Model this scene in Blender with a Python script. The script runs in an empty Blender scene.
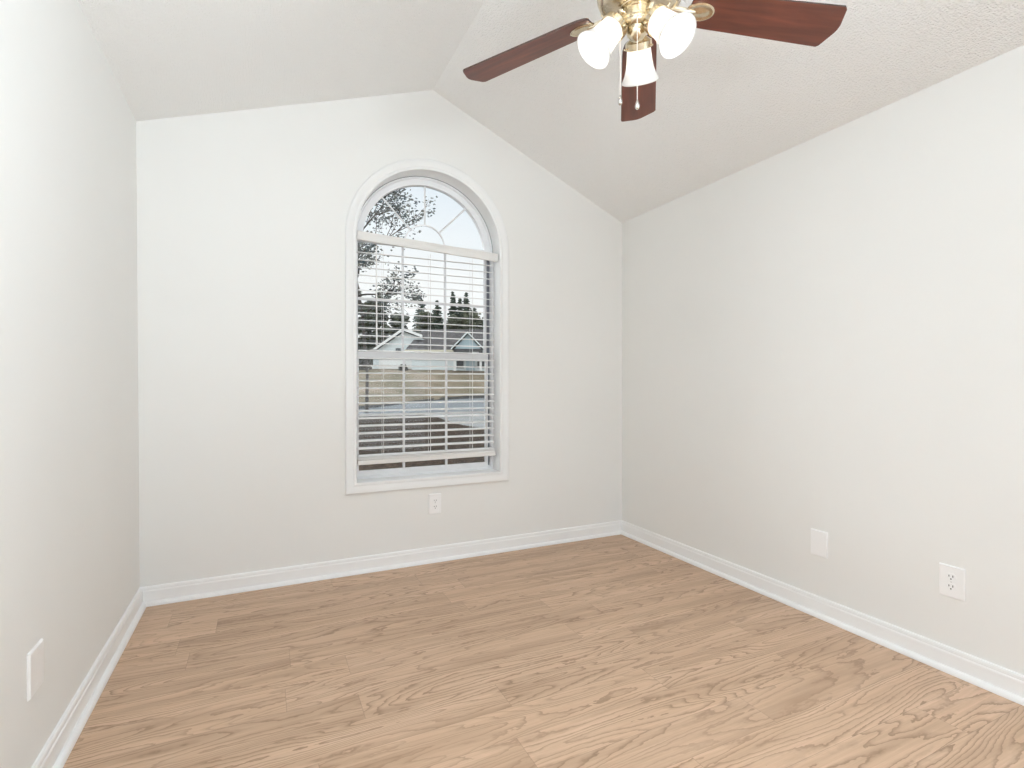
import bpy, bmesh, math, random
from mathutils import Vector, Matrix, geometry

PI = math.pi
S = bpy.context.scene
COL = S.collection
V = Vector

# ------------------------------------------------------------------ camera
CAM_Z = 1.15
YAW = 0.443
cam_d = bpy.data.cameras.new('camera')
cam_d.sensor_width = 36.0
cam_d.lens = 523.65 / 1024 * 36.0
cam_d.clip_start = 0.02
cam_d.clip_end = 500
cam = bpy.data.objects.new('camera', cam_d)
COL.objects.link(cam)
cam.location = (0, 0, CAM_Z)
cam.rotation_euler = (PI / 2 - 0.0038, 0, -YAW)
S.camera = cam

# ------------------------------------------------------------------ view
S.view_settings.view_transform = 'Standard'
S.view_settings.look = 'None'
S.view_settings.exposure = 0.03
S.view_settings.gamma = 1.0
S.view_settings.use_curve_mapping = False
S.cycles.use_denoising = True
S.cycles.max_bounces = 14
S.cycles.diffuse_bounces = 8
S.cycles.glossy_bounces = 4
S.cycles.transparent_max_bounces = 24
S.cycles.sample_clamp_indirect = 6.0

# ------------------------------------------------------------------ sky
W = bpy.data.worlds.new('overcast_sky')
S.world = W
W.use_nodes = True
wn, wl = W.node_tree.nodes, W.node_tree.links
wn.clear()
w_out = wn.new('ShaderNodeOutputWorld')
w_bg = wn.new('ShaderNodeBackground')
w_tc = wn.new('ShaderNodeTexCoord')
w_sx = wn.new('ShaderNodeSeparateXYZ')
w_rp = wn.new('ShaderNodeValToRGB')
w_nz = wn.new('ShaderNodeTexNoise')
w_nz.inputs['Scale'].default_value = 3.0
w_ad = wn.new('ShaderNodeMath'); w_ad.operation = 'MULTIPLY_ADD'
w_ad.inputs[1].default_value = 0.10
wl.new(w_tc.outputs['Generated'], w_sx.inputs[0])
wl.new(w_tc.outputs['Generated'], w_nz.inputs['Vector'])
wl.new(w_nz.outputs['Fac'], w_ad.inputs[0])
wl.new(w_sx.outputs['Z'], w_ad.inputs[2])
wl.new(w_ad.outputs[0], w_rp.inputs[0])
w_rp.color_ramp.elements[0].position = 0.24
w_rp.color_ramp.elements[0].color = (1.0, 1.0, 1.0, 1)
w_rp.color_ramp.elements[1].position = 0.50
w_rp.color_ramp.elements[1].color = (0.72, 0.82, 0.93, 1)
w_e = w_rp.color_ramp.elements.new(0.75); w_e.color = (0.94, 0.97, 1.0, 1)
wl.new(w_rp.outputs[0], w_bg.inputs['Color'])
w_st = wn.new('ShaderNodeMapRange')          # overcast sky: the zenith is brighter than the horizon
w_st.interpolation_type = 'SMOOTHSTEP'
w_st.inputs['From Min'].default_value = 0.40; w_st.inputs['From Max'].default_value = 0.85
w_st.inputs['To Min'].default_value = 1.02; w_st.inputs['To Max'].default_value = 3.0
wl.new(w_sx.outputs['Z'], w_st.inputs['Value'])
wl.new(w_st.outputs[0], w_bg.inputs['Strength'])
wl.new(w_bg.outputs[0], w_out.inputs[0])

# ------------------------------------------------------------------ added fill lamps behind the camera
def area(name, loc, rot, sx, sy, power, color):
    d = bpy.data.lights.new(name, 'AREA')
    d.shape = 'RECTANGLE'; d.size = sx; d.size_y = sy
    d.energy = power; d.color = color
    o = bpy.data.objects.new(name, d)
    o.location = loc; o.rotation_euler = rot
    COL.objects.link(o)
    return o
area('hall_fill', (1.55, -0.62, 1.2), (PI / 2, 0, 1.05), 1.5, 2.1, 15, (0.80, 0.915, 1.0))  # added fill, stands in for light from the unbuilt hall
area('ceiling_fill', (0.60, -0.36, 1.50), (PI - 0.14, -0.62, 0), 0.5, 0.5, 73, (0.80, 0.915, 1.0))  # added fill aimed up to lift the ceiling and walls
# very soft added sun, low to the left, to brighten the window jamb
sun_d = bpy.data.lights.new('jamb_fill_sun', 'SUN')
sun_d.energy = 2.4; sun_d.angle = math.radians(50); sun_d.color = (0.97, 0.985, 1.0)
sun = bpy.data.objects.new('jamb_fill_sun', sun_d)
COL.objects.link(sun)
sun.rotation_euler = Vector((0.72, -0.60, -0.36)).to_track_quat('-Z', 'Y').to_euler()

# ------------------------------------------------------------------ room measures
D = 3.2483
XL, XR = -0.5864, 2.4702
YF = -0.50
ZL, ZR, ZT, XT = 2.4829, 2.3612, 3.0175, 0.9819
WALL_T = 0.18

# ------------------------------------------------------------------ helpers
def link(name, bm, mat, parent=None, smooth=None):
    bmesh.ops.recalc_face_normals(bm, faces=bm.faces[:])
    me = bpy.data.meshes.new(name)
    bm.to_mesh(me); bm.free()
    mats = mat if isinstance(mat, (list, tuple)) else [mat]
    for m in mats:
        me.materials.append(m)
    if smooth:
        for p in me.polygons:
            p.use_smooth = True
        if smooth is not True:
            try:
                me.set_sharp_from_angle(angle=math.radians(smooth))
            except Exception:
                pass
    o = bpy.data.objects.new(name, me)
    COL.objects.link(o)
    if parent:
        o.parent = parent
    return o

def empty(name, loc, rz=0.0):
    o = bpy.data.objects.new(name, None)
    o.empty_display_size = 0.1
    o.location = loc; o.rotation_euler = (0, 0, rz)
    COL.objects.link(o)
    return o

def tag(o, label=None, cat=None, group=None, kind=None):
    if label: o['label'] = label
    if cat: o['category'] = cat
    if group: o['group'] = group
    if kind: o['kind'] = kind
    return o

def struct(o, label=None):
    o['kind'] = 'structure'
    if label: o['label'] = label
    return o

def box(bm, x0, x1, y0, y1, z0, z1, M=None):
    vs = [bm.verts.new(M @ V(p) if M else p) for p in
          [(x0, y0, z0), (x1, y0, z0), (x1, y1, z0), (x0, y1, z0), (x0, y0, z1), (x1, y0, z1), (x1, y1, z1), (x0, y1, z1)]]
    for f in ((0, 3, 2, 1), (4, 5, 6, 7), (0, 1, 5, 4), (1, 2, 6, 5), (2, 3, 7, 6), (3, 0, 4, 7)):
        bm.faces.new([vs[i] for i in f])
    return vs

def frame_of(axis):
    a = V(axis).normalized()
    t = V((0, 0, 1)) if abs(a.z) < 0.9 else V((1, 0, 0))
    u = a.cross(t).normalized()
    return a, u, a.cross(u).normalized()

def tube(bm, pts, radii, n=12, cap=True):
    """round bar through points"""
    pts = [V(p) for p in pts]
    if not isinstance(radii, (list, tuple)): radii = [radii] * len(pts)
    rings = []
    _, u, w = frame_of(pts[-1] - pts[0]) if (pts[-1] - pts[0]).length > 1e-9 else frame_of((0, 0, 1))
    for i, p in enumerate(pts):
        t = pts[min(i + 1, len(pts) - 1)] - pts[max(i - 1, 0)]
        t.normalize()
        uu = (u - t * u.dot(t)).normalized(); ww = t.cross(uu)
        rings.append([bm.verts.new(p + (uu * math.cos(2 * PI * k / n) + ww * math.sin(2 * PI * k / n)) * radii[i]) for k in range(n)])
    for a, b in zip(rings, rings[1:]):
        for k in range(n):
            bm.faces.new((a[k], a[(k + 1) % n], b[(k + 1) % n], b[k]))
    if cap:
        bm.faces.new(rings[0][::-1]); bm.faces.new(rings[-1])

def lathe(bm, prof, M=None, n=32, cap0=True, cap1=True):
    M = M or Matrix.Identity(4)
    rings = []
    for r, z in prof:
        rings.append([bm.verts.new(M @ V((r * math.cos(2 * PI * k / n), r * math.sin(2 * PI * k / n), z))) for k in range(n)])
    for a, b in zip(rings, rings[1:]):
        for k in range(n):
            bm.faces.new((a[k], a[(k + 1) % n], b[(k + 1) % n], b[k]))
    if cap0: bm.faces.new(rings[0][::-1])
    if cap1: bm.faces.new(rings[-1])

def prism(bm, poly, f0, f1):
    """poly of 2d points, f0/f1 map a 2d point to the two end caps"""
    a = [bm.verts.new(f0(p)) for p in poly]
    b = [bm.verts.new(f1(p)) for p in poly]
    bm.faces.new(a); bm.faces.new(b[::-1])
    n = len(poly)
    for i in range(n):
        bm.faces.new((a[i], a[(i + 1) % n], b[(i + 1) % n], b[i]))

def rings_quads(bm, rings, closed=True):
    for a, b in zip(rings, rings[1:]):
        n = len(a)
        for k in range(n if closed else n - 1):
            bm.faces.new((a[k], a[(k + 1) % n], b[(k + 1) % n], b[k]))

# ------------------------------------------------------------------ materials
def mat(name, color=(0.8, 0.8, 0.8), rough=0.5, metal=0.0, spec=0.5):
    m = bpy.data.materials.new(name)
    m.use_nodes = True
    b = m.node_tree.nodes['Principled BSDF']
    b.inputs['Base Color'].default_value = (*color, 1)
    b.inputs['Roughness'].default_value = rough
    b.inputs['Metallic'].default_value = metal
    b.inputs['Specular IOR Level'].default_value = spec
    return m

def nodes(m):
    return m.node_tree.nodes, m.node_tree.links, m.node_tree.nodes['Principled BSDF']

def math_node(nt, op, a, b=None, c=None):
    n = nt.nodes.new('ShaderNodeMath'); n.operation = op
    for i, v in enumerate((a, b, c)):
        if v is None: continue
        if isinstance(v, (int, float)): n.inputs[i].default_value = v
        else: nt.links.new(v, n.inputs[i])
    return n.outputs[0]

def noisy(name, c1, c2, scale=5.0, rough=0.6, bump=0.0, bscale=None, spec=0.5, detail=4.0, lo=0.35, hi=0.65):
    """two-tone procedural material with optional bump"""
    m = mat(name, c1, rough, 0, spec)
    n, l, b = nodes(m)
    tc = n.new('ShaderNodeTexCoord')
    nz = n.new('ShaderNodeTexNoise'); nz.inputs['Scale'].default_value = scale; nz.inputs['Detail'].default_value = detail
    l.new(tc.outputs['Object'], nz.inputs['Vector'])
    rp = n.new('ShaderNodeValToRGB')
    rp.color_ramp.elements[0].color = (*c1, 1); rp.color_ramp.elements[1].color = (*c2, 1)
    rp.color_ramp.elements[0].position = lo; rp.color_ramp.elements[1].position = hi
    l.new(nz.outputs['Fac'], rp.inputs[0]); l.new(rp.outputs[0], b.inputs['Base Color'])
    if bump:
        n2 = n.new('ShaderNodeTexNoise'); n2.inputs['Scale'].default_value = bscale or scale * 4; n2.inputs['Detail'].default_value = 3
        l.new(tc.outputs['Object'], n2.inputs['Vector'])
        bp = n.new('ShaderNodeBump'); bp.inputs['Strength'].default_value = bump; bp.inputs['Distance'].default_value = 0.004
        l.new(n2.outputs['Fac'], bp.inputs['Height']); l.new(bp.outputs[0], b.inputs['Normal'])
    return m

M_WALL = noisy('wall_paint', (0.815, 0.812, 0.792), (0.825, 0.822, 0.803), 1.5, 0.65, 0.03, 260, 0.3)
M_TRIM = noisy('white_trim_paint', (0.825, 0.827, 0.822), (0.835, 0.837, 0.832), 3.0, 0.32, 0.0, spec=0.45)
M_BASE = noisy('baseboard_gloss_white', (0.875, 0.878, 0.876), (0.885, 0.888, 0.886), 3.0, 0.30)
M_VINYL = noisy('white_vinyl', (0.84, 0.845, 0.86), (0.85, 0.855, 0.87), 3.0, 0.35, 0.0)
M_BLIND = noisy('blind_white', (0.84, 0.84, 0.83), (0.855, 0.855, 0.85), 4.0, 0.4)
M_VALANCE = noisy('valance_white', (0.745, 0.735, 0.715), (0.755, 0.745, 0.725), 4.0, 0.45)
M_PLATE = noisy('plate_plastic', (0.89, 0.89, 0.89), (0.90, 0.90, 0.90), 9.0, 0.28)
M_SLOT = mat('slot_dark', (0.05, 0.05, 0.05), 0.6)
M_SCREW = mat('screw_white', (0.72, 0.72, 0.71), 0.35, 0.2)
M_DARK = mat('track_dark', (0.16, 0.17, 0.2), 0.6)
M_SHADOW_LINE = mat('grey_shadow_line', (0.33, 0.33, 0.34), 0.6)
M_LATCH = mat('latch_grey', (0.55, 0.55, 0.57), 0.4)

# popcorn ceiling
def ceiling_material():
    m = mat('popcorn_ceiling', (0.89, 0.888, 0.877), 0.9, 0, 0.15)
    n, l, b = nodes(m)
    tc = n.new('ShaderNodeTexCoord')
    vo = n.new('ShaderNodeTexVoronoi'); vo.inputs['Scale'].default_value = 150
    nz = n.new('ShaderNodeTexNoise'); nz.inputs['Scale'].default_value = 120; nz.inputs['Detail'].default_value = 4
    l.new(tc.outputs['Object'], vo.inputs['Vector']); l.new(tc.outputs['Object'], nz.inputs['Vector'])
    sub = math_node(m.node_tree, 'SUBTRACT', nz.outputs['Fac'], vo.outputs['Distance'])
    bp = n.new('ShaderNodeBump'); bp.inputs['Strength'].default_value = 0.85; bp.inputs['Distance'].default_value = 0.004
    l.new(sub, bp.inputs['Height']); l.new(bp.outputs[0], b.inputs['Normal'])
    return m
M_CEIL = ceiling_material()

# wood plank floor: rows run along x, 15.4 cm wide, 1.22 m long
def floor_material():
    m = mat('oak_plank_floor', (0.5, 0.35, 0.25), 0.42, 0, 0.4)
    n, l, b = nodes(m); nt = m.node_tree
    tc = n.new('ShaderNodeTexCoord'); sx = n.new('ShaderNodeSeparateXYZ')
    l.new(tc.outputs['Object'], sx.inputs[0])
    X, Y = sx.outputs['X'], sx.outputs['Y']
    PW, PL = 0.154, 1.22
    ry = math_node(nt, 'DIVIDE', math_node(nt, 'ADD', Y, 5 * PW + 0.022), PW)
    row = math_node(nt, 'FLOOR', ry)
    fy = math_node(nt, 'FRACT', ry)
    wr = n.new('ShaderNodeTexWhiteNoise'); wr.noise_dimensions = '1D'; l.new(row, wr.inputs['W'])
    rx = math_node(nt, 'ADD', math_node(nt, 'DIVIDE', math_node(nt, 'ADD', X, 6.0), PL), wr.outputs['Value'])
    colm = math_node(nt, 'FLOOR', rx)
    fx = math_node(nt, 'FRACT', rx)
    idn = math_node(nt, 'MULTIPLY_ADD', row, 37.13, colm)
    wp = n.new('ShaderNodeTexWhiteNoise'); wp.noise_dimensions = '1D'; l.new(idn, wp.inputs['W'])
    # per-plank shifted grain space
    off = math_node(nt, 'MULTIPLY', wp.outputs['Value'], 53.0)
    def stretched(kx, ky):
        c = n.new('ShaderNodeCombineXYZ')
        l.new(math_node(nt, 'MULTIPLY', X, kx), c.inputs[0])
        l.new(math_node(nt, 'MULTIPLY', Y, ky), c.inputs[1])
        l.new(off, c.inputs[2])
        return c.outputs[0]
    def noise(vec, detail=2.0, rough=0.5, dist=0.0):
        t = n.new('ShaderNodeTexNoise'); t.inputs['Scale'].default_value = 1.0
        t.inputs['Detail'].default_value = detail; t.inputs['Roughness'].default_value = rough; t.inputs['Distortion'].default_value = dist
        l.new(vec, t.inputs['Vector']); return t.outputs['Fac']
    def ramp(fac, stops):
        r = n.new('ShaderNodeValToRGB'); e = r.color_ramp.elements
        while len(e) < len(stops): e.new(0.5)
        for q, (p, c) in zip(e, stops):
            q.position = p; q.color = (*c, 1) if len(c) == 3 else c
        l.new(fac, r.inputs[0]); return r.outputs[0]
    # cathedral grain: contour lines of a long soft noise
    base = noise(stretched(1.05, 9.5), 1.0, 0.4, 0.3)
    wob = noise(stretched(15.0, 42.0), 2.5, 0.7)
    g = math_node(nt, 'MULTIPLY_ADD', base, 17.0, math_node(nt, 'MULTIPLY', wob, 0.95))
    ring = math_node(nt, 'FRACT', g)
    ringc = ramp(ring, [(0.0, (0, 0, 0)), (0.07, (0.12,) * 3), (0.20, (0.66,) * 3), (0.5, (1, 1, 1)), (0.95, (0.95,) * 3), (1.0, (0, 0, 0))])
    # where the strong lines show
    msk = noise(stretched(1.1, 5.0), 2.0)
    mskc = ramp(msk, [(0.34, (0.35,) * 3), (0.58, (1, 1, 1))])
    fine = noise(stretched(4.0, 150.0), 3.0, 0.65)
    finec = ramp(fine, [(0.30, (0, 0, 0)), (0.72, (1, 1, 1))])
    tone = noise(stretched(0.9, 11.0), 3.0, 0.6)
    def mixc(a, bcol, fac, mode='MIX'):
        x = n.new('ShaderNodeMix'); x.data_type = 'RGBA'; x.blend_type = mode
        for sock, v in ((x.inputs[6], a), (x.inputs[7], bcol), (x.inputs[0], fac)):
            if isinstance(v, tuple): sock.default_value = (*v, 1)
            elif isinstance(v, float): sock.default_value = v
            else: l.new(v, sock)
        return x.outputs[2]
    light = ramp(tone, [(0.30, FLOOR_A), (0.52, FLOOR_B), (0.72, FLOOR_C)])
    dark = FLOOR_D
    inv = math_node(nt, 'SUBTRACT', 1.0, ringc)
    gfac = math_node(nt, 'MULTIPLY', math_node(nt, 'MULTIPLY', inv, mskc), 0.92)
    c1 = mixc(light, dark, gfac)
    ffac = math_node(nt, 'MULTIPLY', math_node(nt, 'SUBTRACT', 1.0, finec), 0.52)
    c2 = mixc(c1, FLOOR_E, ffac)
    # per-plank tone
    pv = math_node(nt, 'MULTIPLY_ADD', wp.outputs['Value'], 0.10, 0.95)
    pc = n.new('ShaderNodeCombineXYZ')
    for i in range(3): l.new(pv, pc.inputs[i])
    c3 = mixc(c2, pc.outputs[0], 1.0, 'MULTIPLY')
    # seams
    ey = math_node(nt, 'MULTIPLY', math_node(nt, 'MINIMUM', fy, math_node(nt, 'SUBTRACT', 1.0, fy)), PW)
    ex = math_node(nt, 'MULTIPLY', math_node(nt, 'MINIMUM', fx, math_node(nt, 'SUBTRACT', 1.0, fx)), PL)
    ed = math_node(nt, 'MINIMUM', ex, ey)
    mr = n.new('ShaderNodeMapRange'); mr.inputs['From Min'].default_value = 0.0004; mr.inputs['From Max'].default_value = 0.0016
    l.new(ed, mr.inputs['Value'])
    seam = math_node(nt, 'SUBTRACT', 1.0, mr.outputs[0])
    c4 = mixc(c3, (0.16, 0.10, 0.065), math_node(nt, 'MULTIPLY', seam, 0.35))
    l.new(c4, b.inputs['Base Color'])
    rr = math_node(nt, 'MULTIPLY_ADD', finec, 0.10, 0.36)
    l.new(rr, b.inputs['Roughness'])
    hh = math_node(nt, 'SUBTRACT', math_node(nt, 'MULTIPLY_ADD', finec, 0.25, math_node(nt, 'MULTIPLY', ringc, 0.3)), seam)
    bp = n.new('ShaderNodeBump'); bp.inputs['Strength'].default_value = 0.18; bp.inputs['Distance'].default_value = 0.0015
    l.new(hh, bp.inputs['Height']); l.new(bp.outputs[0], b.inputs['Normal'])
    return m
FLOOR_A = (0.442, 0.296, 0.193)
FLOOR_B = (0.646, 0.446, 0.306)
FLOOR_C = (0.725, 0.515, 0.369)
FLOOR_D = (0.256, 0.158, 0.095)
FLOOR_E = (0.428, 0.279, 0.178)
M_FLOOR = floor_material()

# cherry blades, grain along the blade (object x)
def cherry_material():
    m = mat('cherry_blade', (0.3, 0.1, 0.06), 0.33, 0, 0.45)
    n, l, b = nodes(m); nt = m.node_tree
    tc = n.new('ShaderNodeTexCoord'); mp = n.new('ShaderNodeMapping')
    mp.inputs['Scale'].default_value = (3.5, 38, 10)
    l.new(tc.outputs['Object'], mp.inputs['Vector'])
    nz = n.new('ShaderNodeTexNoise'); nz.inputs['Scale'].default_value = 1.0; nz.inputs['Detail'].default_value = 5; nz.inputs['Distortion'].default_value = 0.7
    l.new(mp.outputs[0], nz.inputs['Vector'])
    rp = n.new('ShaderNodeValToRGB')
    rp.color_ramp.elements[0].position = 0.28; rp.color_ramp.elements[0].color = (0.085, 0.028, 0.019, 1)
    rp.color_ramp.elements[1].position = 0.75; rp.color_ramp.elements[1].color = (0.205, 0.062, 0.037, 1)
    l.new(nz.outputs['Fac'], rp.inputs[0]); l.new(rp.outputs[0], b.inputs['Base Color'])
    return m
M_CHERRY = cherry_material()
M_BLADE_EDGE = mat('blade_edge_dark', (0.05, 0.022, 0.016), 0.5)
M_BRASS = noisy('brushed_brass', (0.66, 0.56, 0.40), (0.74, 0.65, 0.50), 40.0, 0.22)
M_BRASS.node_tree.nodes['Principled BSDF'].inputs['Metallic'].default_value = 1.0
M_CHAIN = mat('bead_chain', (0.86, 0.82, 0.76), 0.3, 0.7)
M_FOB = mat('nickel_fob', (0.62, 0.6, 0.57), 0.2, 1.0)

def emissive(name, color, strength, base=(0.9, 0.9, 0.9)):
    m = mat(name, base, 0.3)
    b = m.node_tree.nodes['Principled BSDF']
    b.inputs['Emission Color'].default_value = (*color, 1)
    b.inputs['Emission Strength'].default_value = strength
    return m
M_BULB = emissive('lit_bulb', (1.0, 0.965, 0.935), 42.0)

def shade_material():
    """frosted glass: passes the bulb's light on, diffused"""
    m = bpy.data.materials.new('frosted_shade'); m.use_nodes = True
    n, l = m.node_tree.nodes, m.node_tree.links
    n.clear()
    out = n.new('ShaderNodeOutputMaterial')
    tr = n.new('ShaderNodeBsdfTranslucent'); tr.inputs['Color'].default_value = (0.62, 0.61, 0.59, 1)
    df = n.new('ShaderNodeBsdfPrincipled')
    df.inputs['Base Color'].default_value = (0.93, 0.92, 0.90, 1); df.inputs['Roughness'].default_value = 0.25
    mx = n.new('ShaderNodeMixShader'); mx.inputs[0].default_value = 0.5
    l.new(tr.outputs[0], mx.inputs[1]); l.new(df.outputs[0], mx.inputs[2]); l.new(mx.outputs[0], out.inputs[0])
    return m
M_SHADE = shade_material()

def glass_material():
    m = bpy.data.materials.new('window_glass'); m.use_nodes = True
    n, l = m.node_tree.nodes, m.node_tree.links
    n.clear()
    out = n.new('ShaderNodeOutputMaterial')
    tr = n.new('ShaderNodeBsdfTransparent'); tr.inputs['Color'].default_value = (0.97, 0.985, 0.985, 1)
    gl = n.new('ShaderNodeBsdfGlossy'); gl.inputs['Roughness'].default_value = 0.02
    fr = n.new('ShaderNodeFresnel'); fr.inputs['IOR'].default_value = 1.35
    mx = n.new('ShaderNodeMixShader')
    l.new(fr.outputs[0], mx.inputs[0]); l.new(tr.outputs[0], mx.inputs[1]); l.new(gl.outputs[0], mx.inputs[2])
    l.new(mx.outputs[0], out.inputs[0])
    return m
M_GLASS = glass_material()

# ================================================================== ROOM SHELL
bm = bmesh.new(); box(bm, XL - 0.15, XR + 0.15, YF - 0.4, D + 0.02, -0.08, 0.0)
struct(link('floor', bm, M_FLOOR), 'light tan wood plank floor with wavy oak grain')

# vaulted ceiling: two slopes meeting at a ridge
bm = bmesh.new()
sl, sr = (ZT - ZL) / (XT - XL), (ZT - ZR) / (XR - XT)
xa, xb = XL - 0.15, XR + 0.15
poly = [(xa, ZL - sl * 0.15), (XT, ZT), (xb, ZR - sr * 0.15), (xb, ZR - sr * 0.15 + 0.12), (XT, ZT + 0.12), (xa, ZL - sl * 0.15 + 0.12)]
prism(bm, poly, lambda p: V((p[0], YF - 0.4, p[1])), lambda p: V((p[0], D + WALL_T, p[1])))
struct(link('ceiling', bm, M_CEIL), 'white popcorn textured ceiling vaulted to a ridge')

LEAN = 0.010        # the left wall is a little out of plumb
bm = bmesh.new()
prism(bm, [(XL - 0.15, 0), (XL + LEAN, 0), (XL, ZL), (XL - 0.15, ZL)], lambda p: V((p[0], YF - 0.4, p[1])), lambda p: V((p[0], D + WALL_T, p[1])))
struct(link('wall_left', bm, M_WALL))
bm = bmesh.new(); box(bm, XR, XR + 0.15, YF - 0.4, D + WALL_T, 0, ZR - 0.0)
struct(link('wall_right', bm, M_WALL))

# arched window opening
WX, WH, WZ0, WZS = 0.976, 0.471, 0.543, 2.028
NARC = 40
def outline(o, zs=WZS, z0=WZ0, arc=NARC):
    """opening outline grown outward by o, as (x, z), from bottom left round to bottom right"""
    r = WH + o
    pts = [(WX - r, z0 - o)]
    for k in range(arc + 1):
        a = PI - PI * k / arc
        pts.append((WX + r * math.cos(a), zs + r * math.sin(a)))
    pts.append((WX + r, z0 - o))
    return pts

bm = bmesh.new()
outer = [(XL, -0.0), (XR, -0.0), (XR, ZR), (XT, ZT), (XL, ZL)]
hole = outline(0.004)
tri = geometry.tessellate_polygon([[V((x, z, 0)) for x, z in outer], [V((x, z, 0)) for x, z in hole[::-1]]])
flat = outer + hole[::-1]
for y in (D, D + WALL_T):
    vs = [bm.verts.new((x, y, z)) for x, z in flat]
    for t in tri: bm.faces.new([vs[i] for i in t])
bm.verts.ensure_lookup_table()
nv = len(flat); no = len(outer)
for rng in (range(no), range(no, nv)):
    idx = list(rng)
    for i, j in zip(idx, idx[1:] + idx[:1]):
        bm.faces.new((bm.verts[i], bm.verts[j], bm.verts[nv + j], bm.verts[nv + i]))
struct(link('wall_back', bm, M_WALL))

# wall behind the camera with a wide cased opening to the hall
bm = bmesh.new()
box(bm, XL, -0.35, YF - 0.12, YF, 0, 2.34)
box(bm, 2.25, XR, YF - 0.12, YF, 0, 2.34)
poly = [(XL, 2.34), (XR, 2.34), (XR, ZR), (XT, ZT), (XL, ZL)]
prism(bm, poly, lambda p: V((p[0], YF - 0.12, p[1])), lambda p: V((p[0], YF, p[1])))
struct(link('wall_front', bm, M_WALL))

# baseboards: board with an eased cap and a shoe moulding, mitred in the corners
BP = [(0.0, 0.0), (0.034, 0.0), (0.0335, 0.007), (0.031, 0.0135), (0.027, 0.018), (0.0215, 0.0205), (0.0155, 0.021),
      (0.0155, 0.070), (0.0145, 0.074), (0.012, 0.0775), (0.0125, 0.082), (0.0115, 0.0895), (0.0085, 0.0945), (0.0, 0.0955)]
bm = bmesh.new(); prism(bm, BP, lambda p: V((XL + LEAN + p[0], D - p[0], p[1])), lambda p: V((XR - p[0], D - p[0], p[1])))
struct(link('baseboard_back', bm, M_BASE))
bm = bmesh.new(); prism(bm, BP, lambda p: V((XL + LEAN + p[0], YF, p[1])), lambda p: V((XL + LEAN + p[0], D - p[0], p[1])))
struct(link('baseboard_left', bm, M_BASE))
bm = bmesh.new(); prism(bm, BP, lambda p: V((XR - p[0], YF, p[1])), lambda p: V((XR - p[0], D - p[0], p[1])))
struct(link('baseboard_right', bm, M_BASE))

# ================================================================== WINDOW
# casing and jamb: one profile swept round the opening
bm = bmesh.new()
CP = [(0.003, D + 0.112), (0.0, D + 0.112), (0.0, D - 0.009), (0.004, D - 0.012), (0.014, D - 0.0125), (0.019, D - 0.010), (0.026, D - 0.0115),
      (0.040, D - 0.0165), (0.050, D - 0.018), (0.060, D - 0.018), (0.065, D - 0.015), (0.066, D), (0.003, D)]
rings = [[bm.verts.new((x, y, z)) for x, z in outline(o)] for o, y in CP]
rings_quads(bm, rings + [rings[0]])
struct(link('trim_1', bm, M_TRIM, smooth=25), 'white arched moulded casing around the window')

win = struct(empty('window_1', (WX, D + 0.14, WZ0)), 'tall white arched window with sunburst grille over a sash')
def wpart(name, bm, m, parent=win, smooth=None):
    bmesh.ops.translate(bm, verts=bm.verts[:], vec=(-WX, -(D + 0.14), -WZ0))
    return link(name, bm, m, parent, smooth)
def sub(name, bm, m, parent):
    bmesh.ops.translate(bm, verts=bm.verts[:], vec=(-WX, -(D + 0.14), -WZ0))
    return link(name, bm, m, parent)
GXC = 0.968          # centre of the glazing bars
bm = bmesh.new()
FP = [(0.003, D + 0.108), (-0.013, D + 0.108), (-0.014, D + 0.118), (-0.017, D + 0.122), (-0.017, D + 0.172), (0.003, D + 0.172)]
rings = [[bm.verts.new((x, y, z)) for x, z in outline(o)] for o, y in FP]
rings_quads(bm, rings + [rings[0]])
box(bm, WX - WH + 0.012, WX + WH - 0.012, D + 0.112, D + 0.17, 2.040, 2.060)      # transom bar
wpart('frame', bm, M_VINYL, smooth=25)

bm = bmesh.new()  # shadow gap between frame and soffit, painted as a thin dark strip
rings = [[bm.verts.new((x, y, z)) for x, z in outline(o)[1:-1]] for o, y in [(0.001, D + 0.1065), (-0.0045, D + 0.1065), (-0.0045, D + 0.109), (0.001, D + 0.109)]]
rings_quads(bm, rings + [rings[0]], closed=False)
wpart('shadow_line', bm, M_SHADOW_LINE)
# half-round sash inside the frame
def half_ring(bm, r0, r1, y0, y1, zc, zcut):
    n = 40
    rr = []
    for r, y in ((r1, y0), (r0, y0), (r0, y1), (r1, y1)):
        ring = []
        for k in range(n + 1):
            a = PI * k / n
            ring.append(bm.verts.new((WX + r * math.cos(a), y, max(zcut, zc + r * math.sin(a)))))
        rr.append(ring)
    rings_quads(bm, rr + [rr[0]], closed=False)
bm = bmesh.new()
half_ring(bm, 0.416, 0.4565, D + 0.126, D + 0.165, WZS + 0.004, 2.03)
box(bm, WX - 0.42, WX + 0.42, D + 0.126, D + 0.165, 2.058, 2.066)
arch = wpart('arch_sash', bm, M_VINYL, smooth=25)
bm = bmesh.new()
half_ring(bm, 0.132, 0.141, D + 0.138, D + 0.148, 2.052, 2.052)
bmesh.ops.translate(bm, verts=bm.verts[:], vec=(GXC - WX, 0, 0))
for a in (PI / 4, PI / 2, 3 * PI / 4):
    d = V((math.cos(a), 0, math.sin(a)))
    p, q = V((GXC, D + 0.143, 2.052)) + d * 0.138, V((GXC, D + 0.143, 2.052)) + d * 0.402
    if a == PI / 2: q.z = 2.452
    tube(bm, [p, q], 0.006, 4)
sub('sunburst_grille', bm, M_VINYL, arch)
bm = bmesh.new()
pts = [(WX + 0.417 * math.cos(PI * k / 40), max(2.065, WZS + 0.004 + 0.417 * math.sin(PI * k / 40))) for k in range(41)]
prism(bm, pts, lambda p: V((p[0], D + 0.151, p[1])), lambda p: V((p[0], D + 0.154, p[1])))
sub('glass_pane', bm, M_GLASS, arch)

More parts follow.
